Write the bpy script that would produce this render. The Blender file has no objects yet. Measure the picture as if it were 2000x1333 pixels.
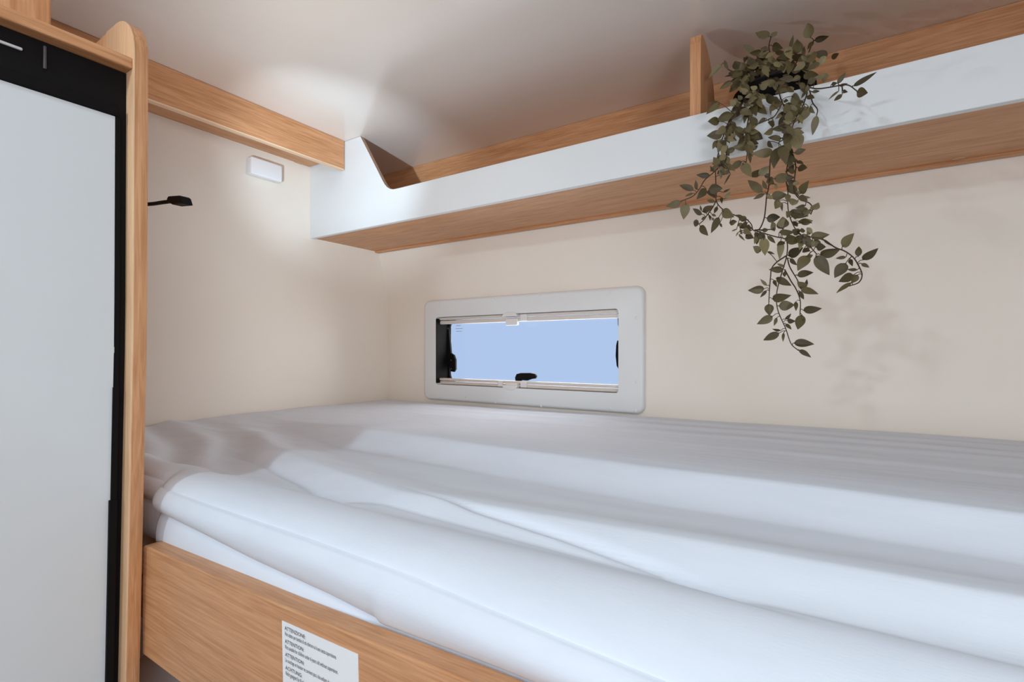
import bpy, bmesh, math, random
from mathutils import Vector, Matrix, noise
random.seed(7)
S = bpy.context.scene
COL = S.collection

# ------------------------------------------------------------------ camera
F, CX, HZ = 990.0, 1000.0, 685.0           # focal length in px, centre column, horizon row (2000x1333)
YAW = math.atan2(0.5493, 0.8356)
FW = Vector((-math.sin(YAW), math.cos(YAW), 0))
RT = Vector((math.cos(YAW), math.sin(YAW), 0))
cam_d = bpy.data.cameras.new('camera')
cam_d.sensor_width = 36.0
cam_d.lens = 36.0 * F / 2000.0
cam_d.shift_y = (HZ - 666.5) / 2000.0
cam_d.clip_start = 0.01
cam = bpy.data.objects.new('camera', cam_d)
cam.rotation_euler = (math.pi / 2, 0, YAW)
COL.objects.link(cam)
S.camera = cam

def ray(u, v):
    return RT * ((u - CX) / F) + FW + Vector((0, 0, (HZ - v) / F))
def at_y(u, v, y):
    d = ray(u, v)
    return d * (y / d.y)

# ------------------------------------------------------------------ world, lights, exposure
W = bpy.data.worlds.new('world')
S.world = W
W.use_nodes = True
bg = W.node_tree.nodes['Background']
bg.inputs[0].default_value = (0.46, 0.60, 0.84, 1)
bg.inputs[1].default_value = 1.0
S.view_settings.view_transform = 'Standard'
S.view_settings.look = 'None'
S.view_settings.gamma = 1.0
S.view_settings.use_curve_mapping = False
S.view_settings.exposure = 0.0
S.cycles.max_bounces = 16
S.cycles.diffuse_bounces = 12

def light(name, kind, loc, target, power, color, **kw):
    d = bpy.data.lights.new(name, kind)
    d.energy = power
    d.color = color
    for k, v in kw.items():
        setattr(d, k, v)
    o = bpy.data.objects.new(name, d)
    o.location = loc
    o.rotation_euler = (Vector(target) - Vector(loc)).to_track_quat('-Z', 'Y').to_euler()
    COL.objects.link(o)
    return o
COOL = (0.86, 0.93, 1.0)
KEY = (-0.41, -0.50, 0.505)
# ceiling downlight of the corridor (its housing is built below)
light('downlight_bulb', 'AREA', KEY, (-0.20, 0.75, 0.15), 3.4, (0.7, 0.89, 1.0), shape='DISK', size=0.07)
FILL_BAR = (0.45, -0.12, 0.512)  # unseen fill added to brighten the bed from above
light('fill_bar_light', 'AREA', FILL_BAR, (0.45, -0.12, -1.0), 3.0, (0.66, 0.86, 1.0), shape='RECTANGLE', size=0.80, size_y=0.10)
# soft cool fill from behind the camera, set in an added window
light('daylight_fill', 'AREA', (0.25, -1.36, 0.05), (0.0, 0.6, -0.1), 1.8, (0.9, 0.94, 1.0), shape='RECTANGLE', size=0.9, size_y=0.5)
# daylight through the window in the right-hand wall
light('side_daylight', 'AREA', (0.925, -0.62, 0.05), (-0.6, 0.0, 0.05), 12.0, (0.94, 0.967, 1.0), shape='RECTANGLE', size=0.6, size_y=0.46)
# daylight at the small bunk window
light('bunk_daylight', 'AREA', (-0.71, 1.20, 0.0), (-0.75, 0.0, -0.05), 1.6, (1.0, 0.96, 0.90), shape='RECTANGLE', size=0.52, size_y=0.18)

# ------------------------------------------------------------------ materials
def mat(name, color, rough=0.5, spec=0.5, metallic=0.0):
    m = bpy.data.materials.new(name)
    m.use_nodes = True
    b = m.node_tree.nodes['Principled BSDF']
    b.inputs['Base Color'].default_value = (*color, 1)
    b.inputs['Roughness'].default_value = rough
    b.inputs['Specular IOR Level'].default_value = spec
    b.inputs['Metallic'].default_value = metallic
    return m

def surf(name, c1, c2, scale, rough, spec=0.5, bump=0.0, bscale=200.0, stretch=(1, 1, 1)):
    """two-tone noise surface with a fine bump"""
    m = mat(name, c1, rough, spec)
    nt = m.node_tree
    N, L = nt.nodes, nt.links
    b = N['Principled BSDF']
    tc = N.new('ShaderNodeTexCoord')
    mp = N.new('ShaderNodeMapping')
    mp.inputs['Scale'].default_value = stretch
    L.new(tc.outputs['Object'], mp.inputs['Vector'])
    n = N.new('ShaderNodeTexNoise')
    n.inputs['Scale'].default_value = scale
    n.inputs['Detail'].default_value = 5
    L.new(mp.outputs[0], n.inputs['Vector'])
    r = N.new('ShaderNodeValToRGB')
    r.color_ramp.elements[0].position = 0.35
    r.color_ramp.elements[1].position = 0.65
    r.color_ramp.elements[0].color = (*c1, 1)
    r.color_ramp.elements[1].color = (*c2, 1)
    L.new(n.outputs[0], r.inputs[0])
    L.new(r.outputs[0], b.inputs['Base Color'])
    if bump:
        n2 = N.new('ShaderNodeTexNoise')
        n2.inputs['Scale'].default_value = bscale
        n2.inputs['Detail'].default_value = 3
        L.new(mp.outputs[0], n2.inputs['Vector'])
        bp = N.new('ShaderNodeBump')
        bp.inputs['Strength'].default_value = bump
        bp.inputs['Distance'].default_value = 0.002
        L.new(n2.outputs[0], bp.inputs['Height'])
        L.new(bp.outputs[0], b.inputs['Normal'])
    return m

def wood(name, axis, light_c=(0.62, 0.325, 0.165), dark_c=(0.44, 0.200, 0.082), rough=0.42):
    """pale oak laminate, grain running along axis 0/1/2"""
    m = mat(name, light_c, rough, 0.4)
    nt = m.node_tree
    N, L = nt.nodes, nt.links
    b = N['Principled BSDF']
    tc = N.new('ShaderNodeTexCoord')
    def noise_node(along, across, detail, dist):
        mp = N.new('ShaderNodeMapping')
        s = [across] * 3
        s[axis] = along
        mp.inputs['Scale'].default_value = s
        L.new(tc.outputs['Object'], mp.inputs['Vector'])
        n = N.new('ShaderNodeTexNoise')
        n.inputs['Scale'].default_value = 1.0
        n.inputs['Detail'].default_value = detail
        n.inputs['Distortion'].default_value = dist
        L.new(mp.outputs[0], n.inputs['Vector'])
        return n
    fine = noise_node(16, 420, 6, 0.6)
    band = noise_node(6, 75, 5, 0.8)
    mx = N.new('ShaderNodeMath')
    mx.operation = 'MULTIPLY_ADD'
    mx.inputs[1].default_value = 0.62
    hf = N.new('ShaderNodeMath')
    hf.operation = 'MULTIPLY'
    hf.inputs[1].default_value = 0.38
    L.new(band.outputs[0], hf.inputs[0])
    L.new(fine.outputs[0], mx.inputs[0])
    L.new(hf.outputs[0], mx.inputs[2])
    r = N.new('ShaderNodeValToRGB')
    r.color_ramp.elements[0].position = 0.36
    r.color_ramp.elements[1].position = 0.60
    r.color_ramp.elements[0].color = (*dark_c, 1)
    r.color_ramp.elements[1].color = (*light_c, 1)
    L.new(mx.outputs[0], r.inputs[0])
    L.new(r.outputs[0], b.inputs['Base Color'])
    bp = N.new('ShaderNodeBump')
    bp.inputs['Strength'].default_value = 0.12
    bp.inputs['Distance'].default_value = 0.001
    L.new(fine.outputs[0], bp.inputs['Height'])
    L.new(bp.outputs[0], b.inputs['Normal'])
    return m

M = {}
M['wall'] = surf('cream_wall', (0.80, 0.74, 0.66), (0.815, 0.755, 0.68), 6, 0.42, 0.35, 0.03, 300)
M['ceiling'] = surf('satin_ceiling', (0.79, 0.735, 0.68), (0.805, 0.75, 0.70), 4, 0.20, 1.0)
M['white'] = surf('white_laminate', (0.69, 0.72, 0.735), (0.71, 0.74, 0.755), 5, 0.35, 0.4)
M['edge'] = mat('laminate_edge', (0.42, 0.27, 0.18), 0.5)
M['oak_x'] = wood('oak_along_length', 0)
M['oak_y'] = wood('oak_along_depth', 1)
M['oak_z'] = wood('oak_upright', 2)
M['oak_highlight'] = wood('oak_edge_highlight', 2, (0.72, 0.47, 0.28), (0.60, 0.36, 0.20))  # paler oak that paints a highlight along the panel edge
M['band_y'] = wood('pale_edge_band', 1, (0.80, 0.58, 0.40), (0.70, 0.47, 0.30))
M['oak_cap'] = mat('oak_screw_cap', (0.52, 0.29, 0.16), 0.45)
M['frame'] = surf('window_plastic', (0.72, 0.74, 0.745), (0.73, 0.75, 0.755), 5, 0.38, 0.4)
M['blind'] = mat('blind_rail_plastic', (0.66, 0.60, 0.55), 0.4)
M['clip'] = mat('clip_plastic', (0.74, 0.72, 0.70), 0.3)
M['black'] = mat('black_plastic', (0.006, 0.005, 0.005), 0.6, 0.12)
M['rubber'] = mat('black_rubber', (0.006, 0.005, 0.005), 0.7, 0.10)
M['metal'] = mat('screw_metal', (0.6, 0.6, 0.62), 0.3, 0.5, 1.0)
M['door'] = surf('white_fridge_door', (0.60, 0.635, 0.655), (0.615, 0.65, 0.67), 5, 0.22, 0.6)
M['lamp'] = mat('lamp_diffuser', (0.82, 0.83, 0.85), 0.35)
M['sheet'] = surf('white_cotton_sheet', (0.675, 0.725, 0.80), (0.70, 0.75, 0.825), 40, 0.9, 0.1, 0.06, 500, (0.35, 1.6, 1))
M['core'] = surf('mattress_ticking', (0.74, 0.70, 0.64), (0.76, 0.72, 0.66), 60, 0.9, 0.1)
M['pillow'] = surf('pillow_cotton', (0.80, 0.80, 0.82), (0.84, 0.84, 0.86), 30, 0.9, 0.1, 0.1, 400)
M['paper'] = mat('label_paper', (0.80, 0.82, 0.85), 0.5)
M['ink'] = mat('label_ink', (0.03, 0.025, 0.025), 0.6)
M['mark'] = mat('pane_mark', (0.30, 0.33, 0.38), 0.6)
M['floor'] = wood('vinyl_floor', 0, (0.42, 0.30, 0.21), (0.30, 0.20, 0.13))
M['far_wall'] = surf('far_cabinetry', (0.74, 0.62, 0.51), (0.77, 0.65, 0.54), 3, 0.5)
M['stem'] = mat('brown_stem', (0.050, 0.026, 0.012), 0.6)
M['soil'] = surf('dark_soil', (0.01, 0.008, 0.006), (0.025, 0.018, 0.012), 80, 0.95)

def pane_material():
    m = bpy.data.materials.new('acrylic_pane')
    m.use_nodes = True
    nt = m.node_tree
    N, L = nt.nodes, nt.links
    N.remove(N['Principled BSDF'])
    tr = N.new('ShaderNodeBsdfTransparent')
    tr.inputs[0].default_value = (0.97, 0.98, 1.0, 1)
    gl = N.new('ShaderNodeBsdfGlossy')
    gl.inputs['Roughness'].default_value = 0.05
    fr = N.new('ShaderNodeFresnel')
    fr.inputs[0].default_value = 1.2
    mx = N.new('ShaderNodeMixShader')
    L.new(fr.outputs[0], mx.inputs[0])
    L.new(tr.outputs[0], mx.inputs[1])
    L.new(gl.outputs[0], mx.inputs[2])
    L.new(mx.outputs[0], N['Material Output'].inputs[0])
    return m
M['pane'] = pane_material()

def leaf_material():
    m = mat('olive_leaf', (0.09, 0.08, 0.04), 0.42, 0.6)
    nt = m.node_tree
    N, L = nt.nodes, nt.links
    b = N['Principled BSDF']
    g = N.new('ShaderNodeNewGeometry')
    r = N.new('ShaderNodeValToRGB')
    e = r.color_ramp.elements
    e[0].position, e[0].color = 0.0, (0.062, 0.044, 0.013, 1)
    e[1].position, e[1].color = 1.0, (0.310, 0.255, 0.120, 1)
    k = e.new(0.55)
    k.color = (0.150, 0.114, 0.040, 1)
    L.new(g.outputs['Random Per Island'], r.inputs[0])
    uv = N.new('ShaderNodeUVMap')
    uv.uv_map = 'leaf'
    mp = N.new('ShaderNodeMapping')
    mp.inputs['Rotation'].default_value = (0, 0, 0)
    L.new(uv.outputs[0], mp.inputs[0])
    w = N.new('ShaderNodeTexWave')
    w.wave_type = 'BANDS'
    w.bands_direction = 'X'
    w.inputs['Scale'].default_value = 2.2
    w.inputs['Distortion'].default_value = 1.0
    L.new(mp.outputs[0], w.inputs[0])
    mx = N.new('ShaderNodeMixRGB')
    mx.blend_type = 'MULTIPLY'
    mx.inputs[0].default_value = 0.45
    L.new(r.outputs[0], mx.inputs[1])
    L.new(w.outputs[0], mx.inputs[2])
    L.new(mx.outputs[0], b.inputs['Base Color'])
    bp = N.new('ShaderNodeBump')
    bp.inputs['Strength'].default_value = 0.35
    bp.inputs['Distance'].default_value = 0.001
    L.new(w.outputs[0], bp.inputs['Height'])
    L.new(bp.outputs[0], b.inputs['Normal'])
    return m
M['leaf'] = leaf_material()

# ------------------------------------------------------------------ mesh helpers (all in world coordinates)
def box(bm, x0, x1, y0, y1, z0, z1, bevel=0.0, seg=2):
    t = bmesh.new()
    v = [t.verts.new((x, y, z)) for x in (x0, x1) for y in (y0, y1) for z in (z0, z1)]
    for f in ((0, 1, 3, 2), (4, 6, 7, 5), (0, 4, 5, 1), (2, 3, 7, 6), (0, 2, 6, 4), (1, 5, 7, 3)):
        t.faces.new([v[i] for i in f])
    if bevel:
        bmesh.ops.bevel(t, geom=t.edges[:] + t.verts[:], offset=bevel, segments=seg, profile=0.5, affect='EDGES')
    merge(bm, t)

def merge(bm, t, mi=None):
    bmesh.ops.recalc_face_normals(t, faces=t.faces[:])
    me = bpy.data.meshes.new('tmp')
    t.to_mesh(me)
    t.free()
    n = len(bm.faces)
    bm.from_mesh(me)
    bpy.data.meshes.remove(me)
    if mi is not None:
        bm.faces.ensure_lookup_table()
        for f in bm.faces[n:]:
            f.material_index = mi

def prism(bm, pts, axis, a0, a1, bevel=0.0, seg=2, mi=None):
    """polygon pts (two coordinates) extruded along axis from a0 to a1"""
    t = bmesh.new()
    def put(p, a):
        c = list(p)
        c.insert(axis, a)
        return t.verts.new(c)
    A = [put(p, a0) for p in pts]
    B = [put(p, a1) for p in pts]
    t.faces.new(A)
    t.faces.new(B[::-1])
    n = len(pts)
    for i in range(n):
        t.faces.new((A[i], B[i], B[(i + 1) % n], A[(i + 1) % n]))
    bmesh.ops.recalc_face_normals(t, faces=t.faces[:])
    if bevel:
        es = [e for e in t.edges if len(e.link_faces) == 2 and any(len(f.verts) > 4 or len(pts) <= 4 for f in e.link_faces)
              and (e.verts[0].co[axis] == e.verts[1].co[axis])]
        bmesh.ops.bevel(t, geom=es, offset=bevel, segments=seg, profile=0.5, affect='EDGES')
    merge(bm, t, mi)

def rrect(x0, x1, z0, z1, r, n=6):
    pts = []
    for cx, cz, a in ((x1 - r, z1 - r, 0), (x0 + r, z1 - r, 90), (x0 + r, z0 + r, 180), (x1 - r, z0 + r, 270)):
        for i in range(n + 1):
            t = math.radians(a + 90.0 * i / n)
            pts.append((cx + r * math.cos(t), cz + r * math.sin(t)))
    return pts

def ring(bm, outer, inner, y0, y1, bevel=0.0):
    """frame between two loops with the same number of points, in the XZ plane, y0 (room side) to y1"""
    t = bmesh.new()
    n = len(outer)
    vo0 = [t.verts.new((x, y0, z)) for x, z in outer]
    vi0 = [t.verts.new((x, y0, z)) for x, z in inner]
    vo1 = [t.verts.new((x, y1, z)) for x, z in outer]
    vi1 = [t.verts.new((x, y1, z)) for x, z in inner]
    ed = []
    for i in range(n):
        j = (i + 1) % n
        t.faces.new((vo0[i], vo0[j], vi0[j], vi0[i]))
        t.faces.new((vo1[i], vi1[i], vi1[j], vo1[j]))
        t.faces.new((vo0[i], vo1[i], vo1[j], vo0[j]))
        t.faces.new((vi0[i], vi0[j], vi1[j], vi1[i]))
        ed.append(t.edges.get((vo0[i], vo0[j])))
    if bevel:
        bmesh.ops.bevel(t, geom=ed, offset=bevel, segments=4, profile=0.5, affect='EDGES')
    merge(bm, t)

def tube(bm, pts, rad, n=6, r2=None):
    t = bmesh.new()
    pts = [Vector(p) for p in pts]
    rings = []
    for i, p in enumerate(pts):
        a = pts[max(i - 1, 0)]
        b = pts[min(i + 1, len(pts) - 1)]
        d = (b - a).normalized()
        s = d.cross(Vector((0.31, 0.87, 0.38)))
        if s.length < 1e-4:
            s = d.cross(Vector((1, 0, 0)))
        s.normalize()
        q = d.cross(s)
        r = rad if r2 is None else rad + (r2 - rad) * i / (len(pts) - 1)
        rings.append([t.verts.new(p + r * (math.cos(2 * math.pi * k / n) * s + math.sin(2 * math.pi * k / n) * q)) for k in range(n)])
    for i in range(len(rings) - 1):
        for k in range(n):
            t.faces.new((rings[i][k], rings[i][(k + 1) % n], rings[i + 1][(k + 1) % n], rings[i + 1][k]))
    t.faces.new(rings[0][::-1])
    t.faces.new(rings[-1])
    merge(bm, t)

def lathe(bm, c, prof, n=32, axis=2, close=True):
    """prof: (radius, height) pairs turned about an axis through c"""
    t = bmesh.new()
    R = []
    for r, h in prof:
        row = []
        for k in range(n):
            a = 2 * math.pi * k / n
            p = [r * math.cos(a), r * math.sin(a)]
            p.insert(axis, h)
            row.append(t.verts.new(Vector(c) + Vector(p)))
        R.append(row)
    for i in range(len(R) - 1):
        for k in range(n):
            t.faces.new((R[i][k], R[i][(k + 1) % n], R[i + 1][(k + 1) % n], R[i + 1][k]))
    if close:
        t.faces.new(R[0])
        t.faces.new(R[-1])
    merge(bm, t)

def smooth_curve(pts, n=6):
    """Catmull-Rom through pts"""
    P = [Vector(p) for p in pts]
    P = [2 * P[0] - P[1]] + P + [2 * P[-1] - P[-2]]
    out = []
    for i in range(1, len(P) - 2):
        for k in range(n):
            t = k / n
            a, b, c, d = P[i - 1], P[i], P[i + 1], P[i + 2]
            out.append(0.5 * ((2 * b) + (c - a) * t + (2 * a - 5 * b + 4 * c - d) * t * t + (3 * b - a - 3 * c + d) * t ** 3))
    out.append(P[-2])
    return out

def world_loc(o):
    v = Vector((0, 0, 0))
    while o is not None:
        v += o.location
        o = o.parent
    return v

def obj(name, bm, material, parent=None, origin=None, smooth=False, recalc=False):
    """link the bmesh as ONE mesh object; world coordinates are kept"""
    if recalc:
        bmesh.ops.recalc_face_normals(bm, faces=bm.faces[:])
    org = world_loc(parent) if parent is not None else Vector(origin or (0, 0, 0))
    bmesh.ops.translate(bm, verts=bm.verts[:], vec=-org)
    me = bpy.data.meshes.new(name)
    bm.to_mesh(me)
    bm.free()
    for m in (material if isinstance(material, (list, tuple)) else [material]):
        me.materials.append(m)
    for p in me.polygons:
        p.use_smooth = bool(smooth)
    if smooth:
        try:
            me.set_sharp_from_angle(angle=math.radians(smooth if smooth is not True else 40))
        except Exception:
            pass
    o = bpy.data.objects.new(name, me)
    COL.objects.link(o)
    if parent is not None:
        o.parent = parent
    else:
        o.location = org
    return o

def thing(name, label, cat, loc):
    o = bpy.data.objects.new(name, None)
    o.empty_display_size = 0.05
    o.location = loc
    o['label'], o['category'] = label, cat
    COL.objects.link(o)
    return o

def struct(o):
    o['kind'] = 'structure'
    return o

# ------------------------------------------------------------------ the setting
XL, XR, YB, YF, ZC, ZF = -1.20, 0.95, 1.115, -1.40, 0.53, -1.40
OX0, OX1, OZ0, OZ1 = -0.987, -0.433, -0.098, 0.096        # bunk window opening
b = bmesh.new(); box(b, XL - 0.05, XR + 0.05, YF - 0.05, YB + 0.06, ZC, ZC + 0.05)
struct(obj('ceiling', b, M['ceiling']))
b = bmesh.new(); box(b, XL - 0.05, XR + 0.05, YF - 0.05, YB + 0.06, ZF - 0.05, ZF)
struct(obj('floor', b, M['floor']))
b = bmesh.new(); box(b, XL - 0.05, XL, YF - 0.05, YB + 0.06, ZF, ZC)
struct(obj('wall_left', b, M['wall']))
b = bmesh.new()
for a in ((YF - 0.05, -0.92, ZF, ZC), (-0.32, YB + 0.06, ZF, ZC), (-0.92, -0.32, ZF, -0.18), (-0.92, -0.32, 0.28, ZC)):
    box(b, XR, XR + 0.05, a[0], a[1], a[2], a[3])
struct(obj('wall_right', b, M['far_wall']))
b = bmesh.new()                                            # wall behind the camera, with an opening added for the fill light
for a in ((XL, -0.25, ZF, ZC), (0.75, XR, ZF, ZC), (-0.25, 0.75, ZF, -0.22), (-0.25, 0.75, 0.32, ZC)):
    box(b, a[0], a[1], YF - 0.05, YF, a[2], a[3])
struct(obj('wall_front', b, M['far_wall']))
b = bmesh.new()                                            # window wall: flat below, leaning in above
for a in ((XL, OX0, ZF, 0.13), (OX1, XR, ZF, 0.13), (OX0, OX1, ZF, OZ0), (OX0, OX1, OZ1, 0.13)):
    box(b, a[0], a[1], YB, YB + 0.05, a[2], a[3])
pr = [(YB, 0.13), (YB, 0.150), (YB - 0.001, 0.165), (YB - 0.004, 0.182), (YB - 0.010, 0.206), (YB - 0.020, 0.245),
      (YB - 0.036, 0.305), (YB - 0.036, ZC), (YB + 0.05, ZC), (YB + 0.05, 0.13)]
prism(b, pr, 0, XL, XR)
wb = struct(obj('wall_back', b, M['wall'], smooth=35))

# unseen window added around the fill light behind the camera
w2 = struct(thing('fill_window', '', '', (0.25, YF, 0.05)))
del w2['label'], w2['category']
b = bmesh.new()
ring(b, rrect(-0.29, 0.79, -0.26, 0.36, 0.03), rrect(-0.22, 0.72, -0.19, 0.29, 0.03), YF + 0.015, YF - 0.03, 0.004)
obj('window_frame', b, M['frame'], w2)
b = bmesh.new(); box(b, -0.23, 0.73, YF - 0.045, YF - 0.041, -0.2, 0.3)
obj('window_pane', b, M['pane'], w2)

# window in the right-hand wall
w3 = struct(thing('window_3', '', '', (XR, -0.62, 0.05)))
del w3['label'], w3['category']
b = bmesh.new()
ring(b, rrect(-0.96, -0.28, -0.22, 0.32, 0.03), rrect(-0.89, -0.35, -0.15, 0.25, 0.03), XR - 0.012, XR + 0.03, 0.004)
for v in b.verts:
    v.co = Vector((v.co.y, v.co.x, v.co.z))
obj('window_frame', b, M['frame'], w3, recalc=True)
b = bmesh.new(); box(b, XR + 0.041, XR + 0.045, -0.90, -0.34, -0.16, 0.26)
obj('window_pane', b, M['pane'], w3)

# bunk window
w1 = struct(thing('window_1', '', '', (-0.705, YB, 0.0)))
del w1['label'], w1['category']
b = bmesh.new()
ring(b, rrect(-1.035, -0.374, -0.143, 0.146, 0.020), rrect(OX0, OX1, OZ0, OZ1, 0.008), YB - 0.014, YB + 0.004, 0.0085)
obj('window_frame', b, M['frame'], w1, smooth=40)
b = bmesh.new()                                            # dark lining of the reveal and its rounded outer seal
box(b, OX0 - 0.0004, OX0 + 0.002, YB - 0.0135, YB + 0.004, OZ0 + 0.004, OZ1 - 0.004)
for a in ((OX0, OX0 + 0.002, OZ0, OZ1), (OX1 - 0.002, OX1, OZ0, OZ1), (OX0, OX1, OZ0, OZ0 + 0.002), (OX0, OX1, OZ1 - 0.002, OZ1)):
    box(b, a[0], a[1], YB + 0.004, YB + 0.05, a[2], a[3])
ring(b, rrect(OX0, OX1, OZ0, OZ1, 0.001), rrect(OX0 + 0.006, OX1 - 0.006, OZ0 + 0.006, OZ1 - 0.006, 0.022), YB + 0.040, YB + 0.047)
obj('window_seal', b, M['rubber'], w1)
b = bmesh.new(); box(b, OX0 + 0.003, OX1 - 0.003, YB + 0.048, YB + 0.052, OZ0 + 0.003, OZ1 - 0.003)
pane = obj('window_pane', b, M['pane'], w1)
for z0, z1, nm in ((0.076, 0.0955, 'blind_rail'), (-0.0975, -0.080, 'blind_rail')):
    b = bmesh.new()
    zm = z0 + (z1 - z0) * 0.55
    box(b, OX0 + 0.002, OX1 - 0.002, YB + 0.001, YB + 0.013, z0, zm - 0.0008, 0.002)
    box(b, OX0 + 0.002, OX1 - 0.002, YB - 0.001, YB + 0.011, zm + 0.0008, z1, 0.002)
    rail = obj(nm, b, M['blind'], w1)
    c = bmesh.new()
    xm = -0.731
    zc = (z0 + z1) / 2
    s = 1 if z0 > 0 else -1
    half = [(xm + 0.024 * math.cos(math.pi * i / 12), zc + s * (0.003 + 0.012 * math.sin(math.pi * i / 12))) for i in range(13)]
    prism(c, half, 1, YB - 0.016, YB - 0.001, 0.0015)
    box(c, xm - 0.017, xm + 0.019, YB - 0.008, YB + 0.001, z0 - (0.0095 if s > 0 else -0.003), zc - 0.002 if s > 0 else zc + 0.003, 0.0012)
    box(c, xm + 0.026, xm + 0.045, YB - 0.004, YB + 0.001, z0 + 0.001, z1 - 0.001, 0.001)
    if s < 0:
        box(c, xm - 0.045, xm - 0.030, YB - 0.004, YB + 0.001, z0 + 0.001, z1 - 0.001, 0.001)
    obj('blind_catch', c, M['clip'], rail)
def on_wall(u, v, y):
    p = at_y(u, v, y)
    return (p.x, p.z)
b = bmesh.new()                                            # left stay on the pane
yp = YB + 0.036
arm = [on_wall(u, v, yp) for u, v in ((862, 630), (873, 630), (876, 640), (877, 655), (880, 690), (886, 694), (889, 703), (889, 722), (886, 727), (880, 726), (878, 718), (866, 716), (864, 690))]
prism(b, arm, 1, yp, yp + 0.008, 0.0015)
stay = obj('window_stay', b, M['black'], w1)
for u, v in ((874.5, 642), (881, 704), (881.5, 721)):
    b = bmesh.new()
    p = at_y(u, v, yp)
    lathe(b, p, [(0.0002, -0.0012), (0.0018, -0.0008), (0.0022, 0.0004)], 12, 1)
    obj('screw', b, M['metal'], stay)
b = bmesh.new()
arm = [on_wall(u, v, yp) for u, v in ((1206, 622), (1216, 622), (1216, 722), (1208, 722), (1204, 715), (1202, 695), (1203, 675), (1205, 666), (1209.5, 664), (1209.5, 642), (1206.5, 636))]
prism(b, arm, 1, yp, yp + 0.008, 0.001)
obj('window_stay', b, M['black'], w1)
b = bmesh.new()
yh = YB + 0.030
hp = [on_wall(u, v, yh) for u, v in ((1006, 746), (1005, 738), (1008, 731), (1016, 729), (1034, 729), (1043, 731), (1046, 735), (1044, 740), (1036, 741), (1028, 744), (1016, 743), (1017, 752), (1007, 752))]
prism(b, hp, 1, yh, yh + 0.012, 0.003, 3)
obj('window_latch', b, M['black'], w1, smooth=40)
for u, v in ((968, 583), (1056, 579), (1192, 571), (1243, 621), (1243, 746), (968, 786), (1057, 793), (1192, 799), (1241, 803), (862, 592)):
    b = bmesh.new()
    p = at_y(u, v, YB - 0.014)
    lathe(b, p, [(0.0005, -0.0012), (0.0030, -0.0010), (0.0036, -0.0006), (0.0036, 0.0003)], 16, 1)
    obj('screw_cap', b, M['clip'], w1, smooth=True)
b = bmesh.new()
p = at_y(909, 776, YB - 0.014)
lathe(b, p, [(0.0004, -0.0006), (0.0015, 0.0002)], 12, 1)
obj('screw_hole', b, M['mark'], w1)
b = bmesh.new()                                            # printed approval mark on the pane, unreadable thin rules
for i, (u0, u1, v) in enumerate(((891, 900, 637), (890, 904, 643), (891, 902, 648))):
    p, q = at_y(u0, v, YB + 0.0475), at_y(u1, v - 1, YB + 0.0475)
    box(b, p.x, q.x, YB + 0.0474, YB + 0.048, p.z, p.z + 0.0012)
obj('pane_marking', b, M['mark'], pane)

# ------------------------------------------------------------------ overhead shelf above the window
sh = thing('overhead_shelf', 'long overhead shelf with white front panel and oak underside above the window', 'shelf', (-0.12, 0.96, 0.303))
YP = 0.84
Z0, ZT = 0.301, 0.378
pts = [(XL, Z0), (XR, Z0), (XR, ZT)]
arc = [(-0.870, ZT), (-0.886, 0.3785), (-0.897, 0.3815), (-0.906, 0.387), (-0.914, 0.3945), (-0.921, 0.404)]
pts += arc + [(-1.001, 0.5295), (XL, 0.5295)]
b = bmesh.new()
prism(b, pts, 1, YP, YP + 0.012, 0.0007, 1)
for f in b.faces:
    if abs(f.normal.y) < 0.5 and f.normal.z > -0.5:
        f.material_index = 1
obj('front_panel', b, [M['white'], M['edge']], sh)
b = bmesh.new(); box(b, XL, XR, YP + 0.012, YB - 0.038, 0.303, 0.315)
box(b, XL, XR, YB - 0.052, YB - 0.038, 0.2985, 0.303)
bb = obj('bottom_board', b, M['oak_x'], sh)
b = bmesh.new(); box(b, XL, XR, YB - 0.050, YB - 0.038, 0.315, 0.5295)
obj('back_board', b, M['oak_x'], sh)
b = bmesh.new()                                            # upright divider, curved at the back
dv = [(YP + 0.0125, 0.316), (YP + 0.0125, 0.500), (YP + 0.016, 0.513), (YP + 0.026, 0.518)]
for i in range(1, 11):
    t = i / 10
    dv.append((YP + 0.026 + 0.094 * math.sin(t * math.pi / 2), 0.418 + 0.10 * math.cos(t * math.pi / 2) - 0.0))
dv += [(YP + 0.122, 0.316)]
prism(b, dv, 0, -0.2125, -0.195, 0.0012)
obj('divider', b, M['oak_z'], sh)
for u, v in ((676, 474.5), (746, 485), (997, 446), (1447, 374), (1872, 309)):
    d = ray(u, v)
    p = d * (0.303 / d.z)
    b = bmesh.new()
    lathe(b, p, [(0.0075, 0.0002), (0.0078, -0.0006), (0.0068, -0.0011), (0.0005, -0.0011)], 20)
    obj('screw_cap', b, M['oak_cap'], bb)

# ------------------------------------------------------------------ boxed ledge along the left wall
lg = thing('wall_ledge', 'oak boxed ledge along the left wall under the ceiling, above the white wall light', 'ledge', (-1.13, 0.1, 0.492))
b = bmesh.new()
box(b, -1.069, -1.057, -0.6, YP - 0.003, 0.458, 0.5295, 0.0012)
obj('fascia', b, M['oak_y'], lg)
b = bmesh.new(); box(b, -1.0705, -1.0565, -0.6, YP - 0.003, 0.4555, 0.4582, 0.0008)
obj('pale_edge_strip', b, M['band_y'], lg)
b = bmesh.new(); box(b, XL, -1.069, -0.6, YP - 0.003, 0.492, 0.504)
lb = obj('bottom_board', b, M['oak_y'], lg)
b = bmesh.new()
d = ray(584, 318.5); p = d * (0.492 / d.z)
lathe(b, p, [(0.011, 0.0002), (0.0113, -0.0006), (0.010, -0.0011), (0.0005, -0.0011)], 20)
obj('screw_cap', b, M['oak_cap'], lb)

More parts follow.
